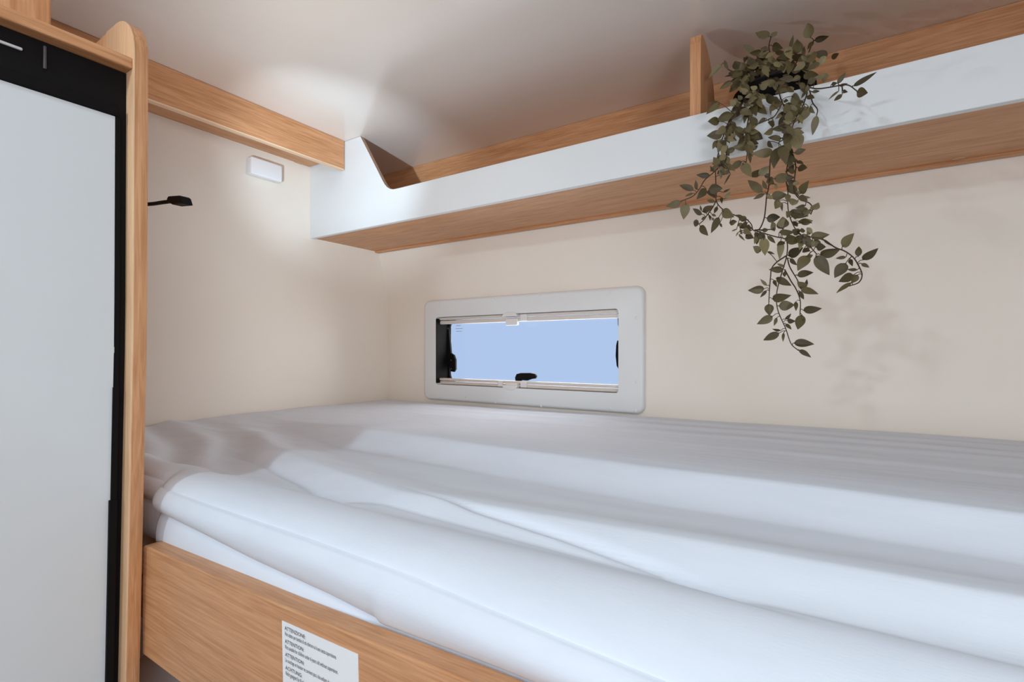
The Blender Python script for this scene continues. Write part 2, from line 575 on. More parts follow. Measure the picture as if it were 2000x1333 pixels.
# ------------------------------------------------------------------ small white wall light
wl = thing('wall_light', 'small white rectangular light fixed to the left wall below the ledge', 'lamp', (XL, 0.702, 0.44))
b = bmesh.new(); box(b, XL, XL + 0.008, 0.664, 0.740, 0.422, 0.459, 0.002)
obj('back_plate', b, M['frame'], wl)
b = bmesh.new(); box(b, XL + 0.008, XL + 0.028, 0.662, 0.742, 0.4195, 0.461, 0.004, 3)
obj('diffuser', b, M['lamp'], wl, smooth=40)

# ------------------------------------------------------------------ black gooseneck reading lamp behind the fridge panel
hp = at_y(352, 393, 0.292)
rl = thing('reading_lamp', 'black gooseneck reading lamp sticking out from behind the fridge side panel', 'lamp', (-0.80, 0.2173, 0.195))
b = bmesh.new()
lathe(b, (-0.80, 0.2173, 0.195), [(0.001, 0.014), (0.014, 0.013), (0.018, 0.009), (0.019, 0.0)], 24, 1)
obj('base', b, M['black'], rl, smooth=40)
n0 = at_y(338, 394, 0.292)
b = bmesh.new()
tube(b, smooth_curve([(-0.80, 0.230, 0.195), (-0.799, 0.262, 0.195), (-0.785, 0.286, 0.1935), (-0.752, 0.292, 0.1900), n0 + Vector((-0.03, 0, 0.0037)), n0 + Vector((0.006, 0, 0))], 8), 0.0024, 10)
obj('gooseneck', b, M['black'], rl, smooth=True)
b = bmesh.new()
hd = [on_wall(u, v, 0.292) for u, v in ((337, 390.5), (340, 385.5), (360, 384.2), (362, 386), (366.3, 400), (346, 401.8), (340, 398.3), (337, 397.5))]
prism(b, hd, 1, 0.285, 0.299, 0.002)
head = obj('lamp_head', b, M['black'], rl)
SP = Vector((hp.x, 0.304, hp.z))
SD = Vector((-0.53, 0.74, 0.40))
b = bmesh.new()
lathe(b, (hp.x - 0.004, 0.2985, hp.z + 0.001), [(0.0028, -0.001), (0.0028, 0.001), (0.0022, 0.0016), (0.0003, 0.0016)], 20, 1)
lens_m = mat('led_lens', (0.9, 0.9, 0.9), 0.2)
lens_m.node_tree.nodes['Principled BSDF'].inputs['Emission Color'].default_value = (0.9, 0.95, 1, 1)
lens_m.node_tree.nodes['Principled BSDF'].inputs['Emission Strength'].default_value = 3.0
obj('lens', b, lens_m, head)
l1 = light('reading_beam', 'SPOT', SP, SP + SD, 15.0, (0.7, 0.87, 1.0), spot_size=math.radians(52), spot_blend=0.95, shadow_soft_size=0.006)
l2 = light('reading_spill', 'SPOT', SP, SP + Vector((0.05, 0.8, 0.33)), 3.4, (0.92, 0.97, 1.0), spot_size=math.radians(165), spot_blend=1.0, shadow_soft_size=0.006)
for l in (l1, l2):
    m = l.matrix_basis.copy()
    l.parent = rl
    l.location = l.location - rl.location

# ------------------------------------------------------------------ fridge cabinet and refrigerator
def lean(z):
    """the tall panel stands a touch out of true"""
    return -0.0027 * min(1, max(0, (0.3 - z) / 0.27)) - 0.050 * max(0.0, 0.02 - z)
fc = thing('fridge_cabinet', 'oak cabinet surround with tall rounded side panel beside the bed', 'cabinet', (-0.88, 0.21, ZF))
def upright(x_back, x_front, y0, y1, z0, z1, r, bev):
    pts = [(x_back, z0)]
    zs = [z0, -0.6, -0.35, -0.2, -0.1, 0.0, 0.05, 0.1, 0.2, z1 - r]
    pts += [(x_front + lean(max(z, -0.8)), z) for z in zs]
    for i in range(1, 9):
        a = i / 8 * math.pi / 2
        pts.append((x_front + lean(z1) - r + r * math.cos(a), z1 - r + r * math.sin(a)))
    pts.append((x_back, z1))
    t = bmesh.new()
    prism(t, pts, 1, y0, y1, bev, 2)
    return t
obj('side_panel', upright(XL + 0.004, -0.565, 0.2050, 0.2178, ZF, 0.325, 0.040, 0.0018), M['oak_z'], fc, smooth=40)
obj('pale_edge_strip', upright(-0.63, -0.5644, 0.2046, 0.2066, ZF, 0.3253, 0.0403, 0.0008), M['oak_highlight'], fc, smooth=40)  # thin pale strip, bevel highlight painted on the panel's front corner
b = bmesh.new(); box(b, XL + 0.004, -0.566, -0.42, 0.2050, 0.268, 0.2785, 0.0015)
obj('top_board', b, M['oak_y'], fc)
b = bmesh.new(); box(b, XL + 0.004, -0.585, -0.42, -0.407, ZF, 0.268)
obj('side_panel', b, M['oak_z'], fc)

rf = thing('refrigerator', 'tall refrigerator with white door and black trim in the oak cabinet', 'refrigerator', (-0.85, -0.1, ZF))
b = bmesh.new()
box(b, XL + 0.004, -0.65, -0.405, 0.2045, ZF + 0.0005, 0.2675)
box(b, -0.66, -0.583, 0.1992, 0.2045, 0.10, 0.2675)
box(b, -0.66, -0.583, -0.405, 0.2045, 0.2215, 0.2675)
# front skin leaning with the panel: built as a strip
def strip(bm, y0, y1, z_list, x, t=0.025):
    for k in range(len(z_list) - 1):
        z0, z1 = z_list[k], z_list[k + 1]
        pts = [(x + lean(z0) - t * 3, z0), (x + lean(z0), z0), (x + lean(z1), z1), (x + lean(z1) - t * 3, z1)]
        prism(bm, pts, 1, y0, y1)
zs = [-0.9, -0.6, -0.35, -0.2, -0.1, 0.0, 0.05, 0.15, 0.2675]
strip(b, -0.405, 0.2045, zs, -0.580)
obj('body', b, M['black'], rf)
b = bmesh.new()
Xd = -0.5765
door_y = 0.1946
strip(b, -0.39, door_y, [-0.9, -0.6, -0.35, -0.2, -0.1, 0.0, 0.05, 0.15, 0.2213], Xd + 0.0005)
obj('door', b, M['door'], rf)
b = bmesh.new()                                            # stepped black edge strip of the door
strip(b, door_y - 0.0003, 0.1985, [-0.035, 0.05, 0.15, 0.222], Xd + 0.001)
strip(b, door_y - 0.0008, 0.1985, [-0.143, -0.1, -0.035], Xd + 0.0025)
strip(b, door_y - 0.0022, 0.1985, [-0.9, -0.6, -0.35, -0.2, -0.143], Xd + 0.004)
obj('door_edge', b, M['rubber'], rf)
b = bmesh.new(); box(b, -0.579, -0.5745, -0.39, 0.196, 0.2216, 0.2325, 0.001)
obj('door_top_edge', b, M['rubber'], rf)
d = ray(44, 97); p = d * (-0.5785 / d.x)
b = bmesh.new(); box(b, -0.580, -0.5775, p.y - 0.12, p.y, p.z - 0.0012, p.z + 0.0012, 0.0008)
obj('control_light', b, mat('control_light_grey', (0.55, 0.55, 0.57), 0.4), rf)
d = ray(88, 112); p = d * (-0.5785 / d.x)
b = bmesh.new(); box(b, -0.580, -0.5778, p.y - 0.0012, p.y + 0.0012, p.z - 0.010, p.z + 0.010, 0.0008)
obj('control_panel_seam', b, mat('dark_grey_seam', (0.06, 0.055, 0.06), 0.4), rf)

oc = thing('overhead_cabinet', 'oak cupboard standing on the fridge cabinet at the upper left corner', 'cabinet', (-0.88, -0.1, 0.279))
b = bmesh.new(); box(b, -1.05, -0.662, -0.41, 0.168, 0.279, 0.529, 0.0015)
obj('carcass', b, M['oak_z'], oc)
b = bmesh.new(); box(b, -0.662, -0.646, -0.41, 0.166, 0.281, 0.529, 0.0015)
obj('door', b, M['oak_z'], oc)

# ------------------------------------------------------------------ bunk bed
bd = thing('bunk_bed', 'oak bunk bed frame with guard board and white warning label', 'bed', (-0.13, 0.65, ZF))
YR = 0.2215
b = bmesh.new()
gb = [(-0.590, -0.305), (XR - 0.004, -0.305), (XR - 0.004, -0.160), (-0.173, -0.1836), (-0.352, -0.1905), (-0.586, -0.1955), (-0.590, -0.1975)]
prism(b, gb, 1, YR, YR + 0.017, 0.0012)
obj('guard_board', b, M['oak_x'], bd)
b = bmesh.new(); box(b, XL + 0.004, XR - 0.004, YR + 0.018, 1.110, -0.290, -0.272)
obj('bunk_base', b, M['oak_x'], bd)
b = bmesh.new(); box(b, XL + 0.004, XR - 0.004, YR + 0.02, 1.110, -0.93, -0.90)
box(b, -0.585, XR - 0.004, YR, YR + 0.018, -1.0, -0.84)
obj('lower_base', b, M['oak_x'], bd)
# warning label
yl = YR - 0.0006
c4 = [at_y(u, v, yl) for u, v in ((550.5, 1213), (698.5, 1279), (697, 1375), (548, 1321))]
tl = c4[0]
ex = (c4[1] - c4[0]); lw = ex.length; ex.normalize()
lh = (c4[0].z - c4[3].z) * 1.12
ez = Vector((-ex.z, 0, ex.x))
b = bmesh.new()
t = bmesh.new()
co = [tl, tl + ex * lw, tl + ex * lw - ez * lh, tl - ez * lh]
va = [t.verts.new(p) for p in co]; vb = [t.verts.new(p + Vector((0, 0.0005, 0))) for p in co]
t.faces.new(va); t.faces.new(vb[::-1])
for i in range(4):
    t.faces.new((va[i], vb[i], vb[(i + 1) % 4], va[(i + 1) % 4]))
merge(b, t)
lab = obj('warning_label', b, M['paper'], bd)
lab['label'] = 'white printed warning label'
lines = [('ATTENZIONE:', 1), ('Non adatto per bambini di età inferiore ai 6 anni senza supervisione.', 0),
         ('ATTENTION:', 1), ('Not suitable for children under 6 years old without supervision.', 0),
         ('ATTENTION:', 1), ('Le couchage en hauteur ne convient pas à des enfants de moins de 6 ans.', 0),
         ('ACHTUNG:', 1), ('Nicht geeignet für Kinder unter 6 Jahren ohne Aufsicht.', 0)]
LT = bmesh.new()
yy = 0.118
for k, (tx, head_) in enumerate(lines):
    cu = bpy.data.curves.new('text', 'FONT')
    cu.body = tx
    cu.size = lw * 0.050 if not head_ else lw * 0.047
    cu.resolution_u = 2
    to = bpy.data.objects.new('text', cu)
    COL.objects.link(to)
    bpy.context.view_layer.update()
    me = bpy.data.meshes.new_from_object(to)
    w_ = max(v.co.x for v in me.vertices)
    want = {1: lw * 0.70, 3: lw * 0.715, 5: lw * 0.78, 7: lw * 0.62}.get(k)
    sx = want / w_ if want else 1.0
    for v in me.vertices:
        q = tl + ex * (lw * 0.045 + v.co.x * sx) - ez * (lh * yy - v.co.y)
        v.co = (q.x, yl - 0.00025, q.z)
    LT.from_mesh(me)
    bpy.data.meshes.remove(me)
    bpy.data.objects.remove(to)
    bpy.data.curves.remove(cu)
    yy += 0.088 if head_ else 0.118
obj('lettering', LT, M['ink'], lab)

# ------------------------------------------------------------------ mattress in a creased white sheet
def sm(t):
    t = max(0.0, min(1.0, t))
    return t * t * (3 - 2 * t)
def lerp_tab(x, tab):
    if x <= tab[0][0]:
        return tab[0][1]
    for (x0, y0), (x1, y1) in zip(tab, tab[1:]):
        if x <= x1:
            t = (x - x0) / (x1 - x0)
            return y0 + (y1 - y0) * t
    return tab[-1][1]
def ridge(y, yc, wf, wb, h, crisp=0.0):
    d = y - yc
    if d < 0:
        q = max(0.0, 1 + d / wf)
        return h * ((1 - crisp) * sm(q) + crisp * q ** 1.25)
    return h * sm(1 - d / wb)
def groove(y, yc, w, h):
    d = (y - yc) / w
    return -h * math.exp(-d * d)
TA = [(-1.2, 0.68), (-0.95, 0.62), (-0.62, 0.545), (-0.385, 0.523), (-0.161, 0.510), (0.108, 0.504), (0.95, 0.50)]
TB = [(-1.2, 0.63), (-0.90, 0.50), (-0.655, 0.402), (-0.47, 0.357), (-0.34, 0.332), (-0.11, 0.347), (0.075, 0.358), (0.95, 0.37)]
TC = [(-0.80, 0.412), (-0.774, 0.402), (-0.60, 0.362), (-0.492, 0.335), (-0.405, 0.3075), (-0.33, 0.29)]
TD = [(-0.38, 0.355), (-0.2545, 0.333), (-0.17, 0.327), (-0.10, 0.320), (-0.0534, 0.3107), (0.0, 0.30)]
TG = [(-0.72, 0.312), (-0.664, 0.305), (-0.567, 0.297), (-0.479, 0.303), (-0.405, 0.308), (-0.36, 0.312)]
SEAM = [(-0.6, -0.1435), (-0.488, -0.1454), (-0.352, -0.1457), (-0.242, -0.148), (-0.18, -0.152), (-0.114, -0.1556), (0.0, -0.162), (0.95, -0.170)]
FOLD = [(-0.6, -0.170), (-0.515, -0.1745), (-0.424, -0.180), (-0.322, -0.183), (-0.242, -0.188), (-0.19, -0.190), (0.95, -0.195)]
TE = [(-1.2, 0.55), (-0.9, 0.40), (-0.70, 0.330), (-0.50, 0.292), (-0.30, 0.275), (-0.1, 0.285), (0.3, 0.31), (0.95, 0.32)]
def top_z(x, y):
    z = -0.150 + 0.010 * sm((x + 1.0) / 1.2)
    fa = sm((x + 1.05) / 0.45)
    z += ridge(y, lerp_tab(x, TA), 0.046, 0.25, 0.003 + 0.0205 * fa, 0.8)
    fb = sm((x + 0.95) / 0.35)
    z += ridge(y, lerp_tab(x, TB), 0.038, 0.085, 0.002 + 0.0135 * fb, 0.7)
    z += ridge(y, lerp_tab(x, TE), 0.030, 0.035, 0.0015 * sm((x + 0.9) / 0.2) * sm((0.5 - x) / 0.4))
    if -0.80 < x < -0.33:
        z += groove(y, lerp_tab(x, TC), 0.0045, 0.0048 * sm((x + 0.80) / 0.1) * sm((-0.33 - x) / 0.06))
    if -0.72 < x < -0.36:
        z += groove(y, lerp_tab(x, TG), 0.005, 0.0045 * sm((x + 0.72) / 0.1) * sm((-0.36 - x) / 0.06))
    if -0.38 < x < 0.0:
        z += groove(y, lerp_tab(x, TD), 0.0033, 0.0040 * sm((x + 0.38) / 0.1) * sm((0.0 - x) / 0.08))
    for y0, sl, wf, wb, h in ((1.03, 0.02, 0.02, 0.03, 0.003), (0.965, 0.03, 0.025, 0.04, 0.0035), (0.885, -0.015, 0.025, 0.035, 0.0022),
                              (0.80, 0.02, 0.02, 0.05, 0.0018), (0.475, 0.015, 0.03, 0.04, 0.0018), (0.525, -0.05, 0.02, 0.04, 0.0015)):
        m = 0.55 + 0.45 * math.sin(3.1 * x + 9 * y0)
        z += ridge(y, y0 - sl * (x + 0.4), wf, wb, h * m)
    # short creases fanning out at the foot corner
    if x < -0.55:
        f = sm((-0.55 - x) / 0.25) * sm((0.62 - y) / 0.25)
        s = (y - 0.25) * 1.0 + (x + 1.2) * 0.38
        z += f * 0.0045 * math.sin(s * 75 + 1.5 * math.sin(x * 9))
    z += 0.0016 * noise.noise(Vector((x * 3.0, y * 11.0, 0.3))) + 0.0007 * noise.noise(Vector((x * 9.0, y * 40.0, 4.3)))
    # falls to the edges
    e = sm((0.325 - y) / 0.080)
    z += (lerp_tab(x, SEAM) - 0.0015 - z) * e
    q = (y - 0.2436) / 0.070
    if 0 < q < 1:                                           # soft roll along the front above the seam
        z += 0.0125 * math.sin(math.pi * q ** 0.75) ** 0.8
    z -= 0.010 * sm((y - 1.085) / 0.025)
    z -= 0.006 * sm((XL + 0.03 - x) / 0.03)
    return z
def front(x, k, n):
    """front roll of the sheet, k = 0 at the tuck behind the guard board, n at the top seam"""
    rt = lerp_tab(x, [(-0.586, -0.1955), (-0.352, -0.1905), (-0.173, -0.1836), (0.95, -0.16)])
    if x < -0.585:
        rt = -0.1965
    ze = lerp_tab(x, SEAM)
    zb = rt - 0.014
    zf = max(lerp_tab(x, FOLD), rt + 0.0005)
    rec = 0.014 * sm((-0.600 - x) / 0.022)
    n1 = n // 3
    if k <= n1:                                             # lower roll resting behind the guard board
        t = k / n1
        z = zb + (zf - zb) * t
        y = 0.2405 + 0.003 * t - 0.0045 * math.sin(math.pi * t) ** 0.7 if zf > rt + 0.001 else 0.2405
    else:                                                   # upper roll up to the seam
        t = (k - n1) / (n - n1)
        z = zf + (ze - zf) * t
        y = (0.2435 if zf > rt + 0.001 else 0.2405 + 0.003 * t) - 0.0095 * math.sin(math.pi * t) ** 0.6
    y += 0.0010 * noise.noise(Vector((x * 5, k * 0.1, 1.7)))
    return Vector((x, y + rec, z))
mt = thing('mattress', 'upper bunk mattress under a creased white sheet in front of the window', 'mattress', (-0.13, 0.66, -0.272))
NX, NY, NF = 300, 260, 36
XE = 0.94
bm_s = bmesh.new()
rows = []
for i in range(NX + 1):
    x = XL + 0.003 + (XE - XL - 0.003) * (i / NX) ** 1.0
    col = [bm_s.verts.new(front(x, k, NF)) for k in range(NF)]
    rec = 0.014 * sm((-0.600 - x) / 0.020)
    for j in range(NY + 1):
        y = 0.2437 + (1.106 - 0.2437) * (j / NY) ** 1.75
        yy_ = y + rec * max(0, 1 - (y - 0.2437) / 0.06)
        col.append(bm_s.verts.new((x, yy_, top_z(x, y))))
    col.append(bm_s.verts.new((x, 1.108, -0.20)))
    rows.append(col)
for i in range(NX):
    for j in range(len(rows[0]) - 1):
        bm_s.faces.new((rows[i][j], rows[i + 1][j], rows[i + 1][j + 1], rows[i][j + 1]))
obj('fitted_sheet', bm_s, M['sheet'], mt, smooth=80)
b = bmesh.new(); box(b, XL + 0.004, XE, 0.262, 1.100, -0.2715, -0.185, 0.008, 3)
obj('mattress_core', b, M['core'], mt)

# lower bunk: mattress and pillow, glimpsed under the guard board
lm = bmesh.new(); box(lm, XL + 0.01, XE, 0.245, 1.10, -0.8995, -0.78, 0.02, 3)
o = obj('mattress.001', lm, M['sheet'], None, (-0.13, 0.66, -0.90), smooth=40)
o['label'], o['category'] = 'lower bunk mattress in a white sheet underneath the oak guard board', 'mattress'
def pillow(cx, cy, cz, lx, ly, hz, tilt):
    t = bmesh.new()
    n = 24
    top, bot = [], []
    rot = Matrix.Rotation(tilt, 3, 'Y')
    for i in range(n + 1):
        a, c = [], []
        for j in range(n + 1):
            u, v = 2 * i / n - 1, 2 * j / n - 1
            h = ((1 - u ** 4) * (1 - v ** 4)) ** 0.55
            pin = 1 - 0.06 * (u * u) * (v * v)
            hh = hz * h + 0.004 * noise.noise(Vector((u * 2, v * 2, 3)))
            a.append(t.verts.new(Vector((cx, cy, cz)) + rot @ Vector((u * lx * pin, v * ly * pin, hh))))
            c.append(t.verts.new(Vector((cx, cy, cz)) + rot @ Vector((u * lx * pin, v * ly * pin, -hh))))
        top.append(a); bot.append(c)
    for i in range(n):
        for j in range(n):
            t.faces.new((top[i][j], top[i + 1][j], top[i + 1][j + 1], top[i][j + 1]))
            t.faces.new((bot[i][j], bot[i][j + 1], bot[i + 1][j + 1], bot[i + 1][j]))
    bmesh.ops.remove_doubles(t, verts=t.verts[:], dist=0.0008)
    return t
o = obj('pillow', pillow(-0.78, 0.50, -0.600, 0.20, 0.23, 0.075, math.radians(32)), M['pillow'], None, (-0.80, 0.53, -0.78), smooth=True, recalc=True)
o['label'], o['category'] = 'white pillow propped up on the lower bunk, below the guard board at lower left', 'pillow'

# ------------------------------------------------------------------ ceiling downlight over the corridor
dl = thing('ceiling_lamp', 'small round downlight set into the ceiling over the corridor', 'lamp', (KEY[0], KEY[1], ZC))
b = bmesh.new()
lathe(b, (KEY[0], KEY[1], ZC), [(0.056, 0.0), (0.060, -0.004), (0.060, -0.014), (0.056, -0.018), (0.053, -0.018), (0.053, 0.0)], 40)
obj('rim', b, M['frame'], dl, smooth=40)

lb2 = thing('fill_light_bar', 'added fill light, a slim bar on the ceiling above the open side of the bed', 'lamp', (FILL_BAR[0], FILL_BAR[1], ZC))
b = bmesh.new()  # casing around the added fill light
for a in ((-0.42, -0.40, -0.06, 0.06), (0.40, 0.42, -0.06, 0.06), (-0.40, 0.40, -0.06, -0.051), (-0.40, 0.40, 0.051, 0.06)):
    box(b, FILL_BAR[0] + a[0], FILL_BAR[0] + a[1], FILL_BAR[1] + a[2], FILL_BAR[1] + a[3], 0.508, ZC, 0.001)
obj('housing', b, M['frame'], lb2)

# ------------------------------------------------------------------ trailing plant
Z = {1: (1280, 30, 8.886), 2: (1450, 30, 6.666), 3: (1360, 150, 7.404), 4: (1280, 300, 5.797), 5: (1440, 430, 4.76)}
def px(z, x, y):
    a, c, s = Z[z]
    return (a + x / s, c + y / s)
VINES = [  # (list of (zoom, points), y at start, y at end)
 ([(3, [(720, 300), (700, 430), (500, 620), (420, 770), (330, 1060), (280, 1333)]), (4, [(690, 440), (690, 540), (760, 630), (900, 700), (1020, 740), (1085, 800), (1110, 870), (1190, 865), (1330, 860)])], .83, .79),
 ([(3, [(760, 250), (480, 680), (430, 900), (430, 1200)]), (4, [(735, 140), (660, 215), (560, 300), (500, 400), (430, 480), (345, 520), (280, 545)])], .83, .76),
 ([(4, [(690, 530), (650, 610), (600, 680), (540, 760), (495, 800)])], .785, .765),
 ([(3, [(1180, 180), (1230, 340), (1290, 480), (1330, 640), (1360, 760), (1340, 900), (1340, 1100)]), (4, [(1480, 260), (1500, 430), (1500, 600), (1530, 740), (1600, 880), (1650, 930)]), (5, [(650, 215), (740, 320)])], .83, .77),
 ([(4, [(1300, 60), (1285, 360), (1260, 480), (1250, 590), (1230, 740), (1180, 855), (1130, 872), (1350, 940), (1460, 965)]), (5, [(465, 220), (460, 330), (430, 440), (385, 590), (365, 700), (370, 810), (400, 900), (450, 1010), (500, 1150), (570, 1215)])], .80, .80),
 ([(5, [(460, 330), (370, 390), (320, 450), (310, 520), (300, 640), (293, 770)])], .80, .785),
 ([(5, [(465, 350), (490, 440), (560, 560), (590, 640)])], .80, .79),
 ([(5, [(440, 460), (500, 570), (545, 640), (585, 750), (583, 880)])], .80, .81),
 ([(4, [(1500, -60), (1560, 20), (1590, 150), (1580, 250), (1570, 420), (1640, 520), (1740, 560), (1780, 620), (1760, 690)])], .81, .77),
 ([(5, [(620, 150), (790, 180), (910, 255), (1000, 290), (1080, 350), (1130, 430), (1160, 510), (1130, 580), (1040, 615)])], .785, .75),
 ([(3, [(1600, 250), (1540, 420), (1460, 560), (1380, 740), (1320, 860), (1180, 960)])], .825, .78),
 ([(3, [(1240, 390), (1140, 560), (1060, 610), (900, 680)])], .81, .78),
 ([(3, [(1640, 200), (1680, 370), (1750, 470), (1740, 560)])], .825, .80),
 ([(2, [(700, 880), (900, 945), (1000, 955), (1150, 935), (1360, 905), (1490, 985)])], .825, .775),
 ([(2, [(430, 760), (390, 575), (345, 420), (370, 290)])], .93, .90),
 ([(2, [(350, 780), (230, 610), (160, 480)])], .92, .885),
 ([(2, [(640, 760), (760, 620), (840, 540), (880, 440), (930, 330)])], .94, .92),
 ([(2, [(600, 740), (700, 620), (720, 560), (710, 500)])], .94, .93),
 ([(1, [(1900, 1150), (1750, 950), (1600, 980), (1300, 960), (1200, 800)])], .93, .87),
 ([(1, [(1900, 1200), (1500, 1060), (1330, 1130)])], .92, .86),
 ([(3, [(900, 200), (780, 520), (720, 800), (720, 1000), (735, 1100), (720, 1240)])], .83, .79),
]
LEAVES = {5: '''252 640 97 655 75;275 610 212 548 28;272 655 212 722 30;292 780 300 890 78;330 895 180 970 75;368 910 340 985 30;400 1030 323 1012 25;392 1050 240 1120 70;430 1050 426 1135 25;525 1145 717 1155 75;572 1210 688 1280 45;465 935 545 940 48;450 965 505 1020 32;445 925 502 868 28;600 880 562 1020 85;600 925 635 945 20;612 840 788 822 72;385 800 535 790 92;545 760 545 848 35;325 735 505 700 80;578 660 620 740 38;590 640 757 690 62;640 630 556 572 65;640 610 648 548 25;555 515 710 488 65;360 540 505 612 65;340 560 370 625 32;430 460 292 462 62;440 435 368 405 26;440 480 440 530 35;490 360 558 422 38;475 335 615 255 85;655 330 560 475 100;655 340 705 325 40;610 280 680 290 50;730 330 858 515 105;770 325 965 265 85;735 250 825 250 70;680 160 860 135 75;450 170 610 190 85;405 190 392 370 60;245 165 258 332 85;215 295 145 245 60;280 295 350 318 22;280 150 355 217 36;205 150 158 225 45;430 75 420 -30 95;350 75 320 10 40;390 115 540 110 55;60 90 135 130 55;80 140 155 170 45;975 250 1088 122 85;1125 340 1130 245 55;1165 372 1312 260 70;1155 405 1228 443 35;1010 345 912 358 32;1045 365 1073 432 38;1010 400 903 540 100;1115 465 1020 460 30;1080 510 940 575 80;1120 510 1060 590 60;1060 580 918 682 40;800 180 900 250 22;520 20 560 60 35;650 70 700 130 40;570 10 700 30 45;620 130 640 210 70;600 150 520 210 60''',
4: '''290 550 120 600 85;345 560 318 750 105;435 420 268 358 70;470 410 455 300 40;430 450 332 488 28;575 400 465 520 85;605 400 762 395 110;615 250 462 242 62;660 205 620 140 35;600 415 685 510 70;680 550 582 528 40;770 440 850 398 25;790 515 848 435 50;750 500 755 570 35;535 660 660 590 70;530 690 422 622 55;520 650 508 585 22;570 720 518 750 35;495 800 432 770 75;505 820 600 932 75;720 720 628 905 75;730 790 755 838 25;700 600 665 680 40;640 690 690 710 30;610 700 620 765 25;640 730 670 760 30;755 650 895 720 105;920 700 1020 735 35;840 790 925 770 60;940 790 1000 850 50;1010 870 1095 850 90;1020 930 1115 960 70;920 860 860 880 18;940 890 910 940 16;945 920 1015 990 22;960 860 985 920 30;1215 440 1045 300 95;1255 400 1215 300 45;1235 455 1105 520 45;1270 290 1348 350 72;1365 350 1370 410 35;1340 285 1585 270 105;1500 320 1625 330 60;1310 480 1500 470 100;1400 530 1355 630 85;1430 560 1440 655 30;1500 360 1620 470 90;1510 540 1625 545 70;1645 455 1740 305 90;1655 495 1760 500 35;1730 640 1560 650 70;1700 590 1580 620 40;1515 660 1735 710 95;1640 790 1785 760 80;1570 770 1610 830 50;1440 855 1440 715 110;1350 880 1320 770 50;1720 920 1770 850 50;980 90 820 190 75;985 110 1090 270 100;1100 270 1180 180 85;1170 250 1290 140 85;1240 270 1300 230 60;780 240 830 180 60;850 230 775 360 20;735 190 700 240 35;1060 30 1075 115 35;1520 100 1560 220 60''',
3: '''640 50 475 230 110;520 60 335 180 80;340 380 140 545 90;310 360 165 385 35;335 645 165 645 115;520 530 300 625 130;720 440 450 660 90;385 830 150 855 130;300 920 235 1050 70;370 900 310 1110 100;420 980 370 1150 80;580 720 680 920 110;700 560 690 680 45;790 640 720 900 90;800 830 965 900 130;810 380 870 570 100;880 420 1028 545 110;1080 410 1075 560 40;1000 310 1238 365 108;1280 410 1385 395 60;1380 280 1530 420 140;1440 420 1400 610 150;1620 430 1470 680 150;1740 560 1680 850 95;1640 440 1720 530 60;1600 280 1710 310 70;1680 215 1785 205 38;1570 230 1515 315 40;1410 770 1535 740 45;1400 830 1495 1080 190;1320 720 1080 760 90;1110 770 970 830 90;1230 885 1030 880 75;1130 700 1030 660 80;1000 600 890 670 60;1110 1090 790 1110 130;780 1000 520 1020 120;890 1000 780 1070 50;1030 940 1110 1030 60;1200 1010 1120 1333 150;1230 1010 1300 1280 130;770 1100 780 1260 45;560 870 500 820 70;440 880 570 930 70;870 700 760 560 100;600 320 520 400 80;660 330 600 270 60;700 400 770 330 60;560 420 480 330 80;740 250 640 160 80;820 260 700 300 60;1300 150 1420 220 60;1120 110 1290 60 45;960 170 1010 150 25;1580 150 1480 90 70''',
2: '''355 275 165 225 100;380 285 452 210 65;390 400 530 430 105;155 485 8 378 75;190 660 40 520 60;310 500 195 570 100;620 430 665 250 45;700 510 710 310 140;790 530 805 400 45;890 295 850 100 125;940 330 1130 270 75;920 340 845 445 55;650 530 440 560 90;600 470 490 560 70;690 750 935 800 140;530 770 690 680 90;950 830 1090 775 60;850 880 965 820 80;1240 890 1345 740 60;1160 900 1240 880 50;1260 920 1375 885 35;1440 925 1755 735 65;1490 1000 1635 1010 120;1310 985 1375 1000 45;1300 1030 1190 1115 55;1255 985 1115 1105 28;910 1000 1005 990 35;480 900 575 850 35;420 640 260 600 70;560 600 460 660 70;300 620 210 700 90;640 640 540 720 80;460 700 330 690 60;380 790 250 860 50;760 800 640 860 70''',
1: '''1160 840 920 1100 90;1200 790 1270 960 60;1470 960 1380 790 170;1690 910 1490 960 60;1480 1000 1190 1065 50;1780 890 1490 1060 70;1600 1080 1450 1200 90;1700 1040 1640 1180 80'''}
class Vine: pass
vs = []
for segs, ya, yb in VINES:
    p2 = [px(z, *p) for z, pts_ in segs for p in pts_]
    L_ = [0.0]
    for a, c in zip(p2, p2[1:]):
        L_.append(L_[-1] + math.dist(a, c))
    k = [at_y(u, v, ya + (yb - ya) * s / L_[-1] + 0.006 * math.sin(s * 0.05)) for (u, v), s in zip(p2, L_)]
    vn = Vine()
    vn.c = smooth_curve(k, 6)
    def proj(p):
        w = p.dot(FW)
        return (CX + F * p.dot(RT) / w, HZ - F * p.z / w)
    vn.s = [proj(p) for p in vn.c]
    vn.leaves = []
    vs.append(vn)
def nearest(u, v):
    best = None
    for vn in vs:
        for q, s in zip(vn.c, vn.s):
            d = math.hypot(s[0] - u, s[1] - v)
            if best is None or d < best[0]:
                best = (d, vn, q)
    return best
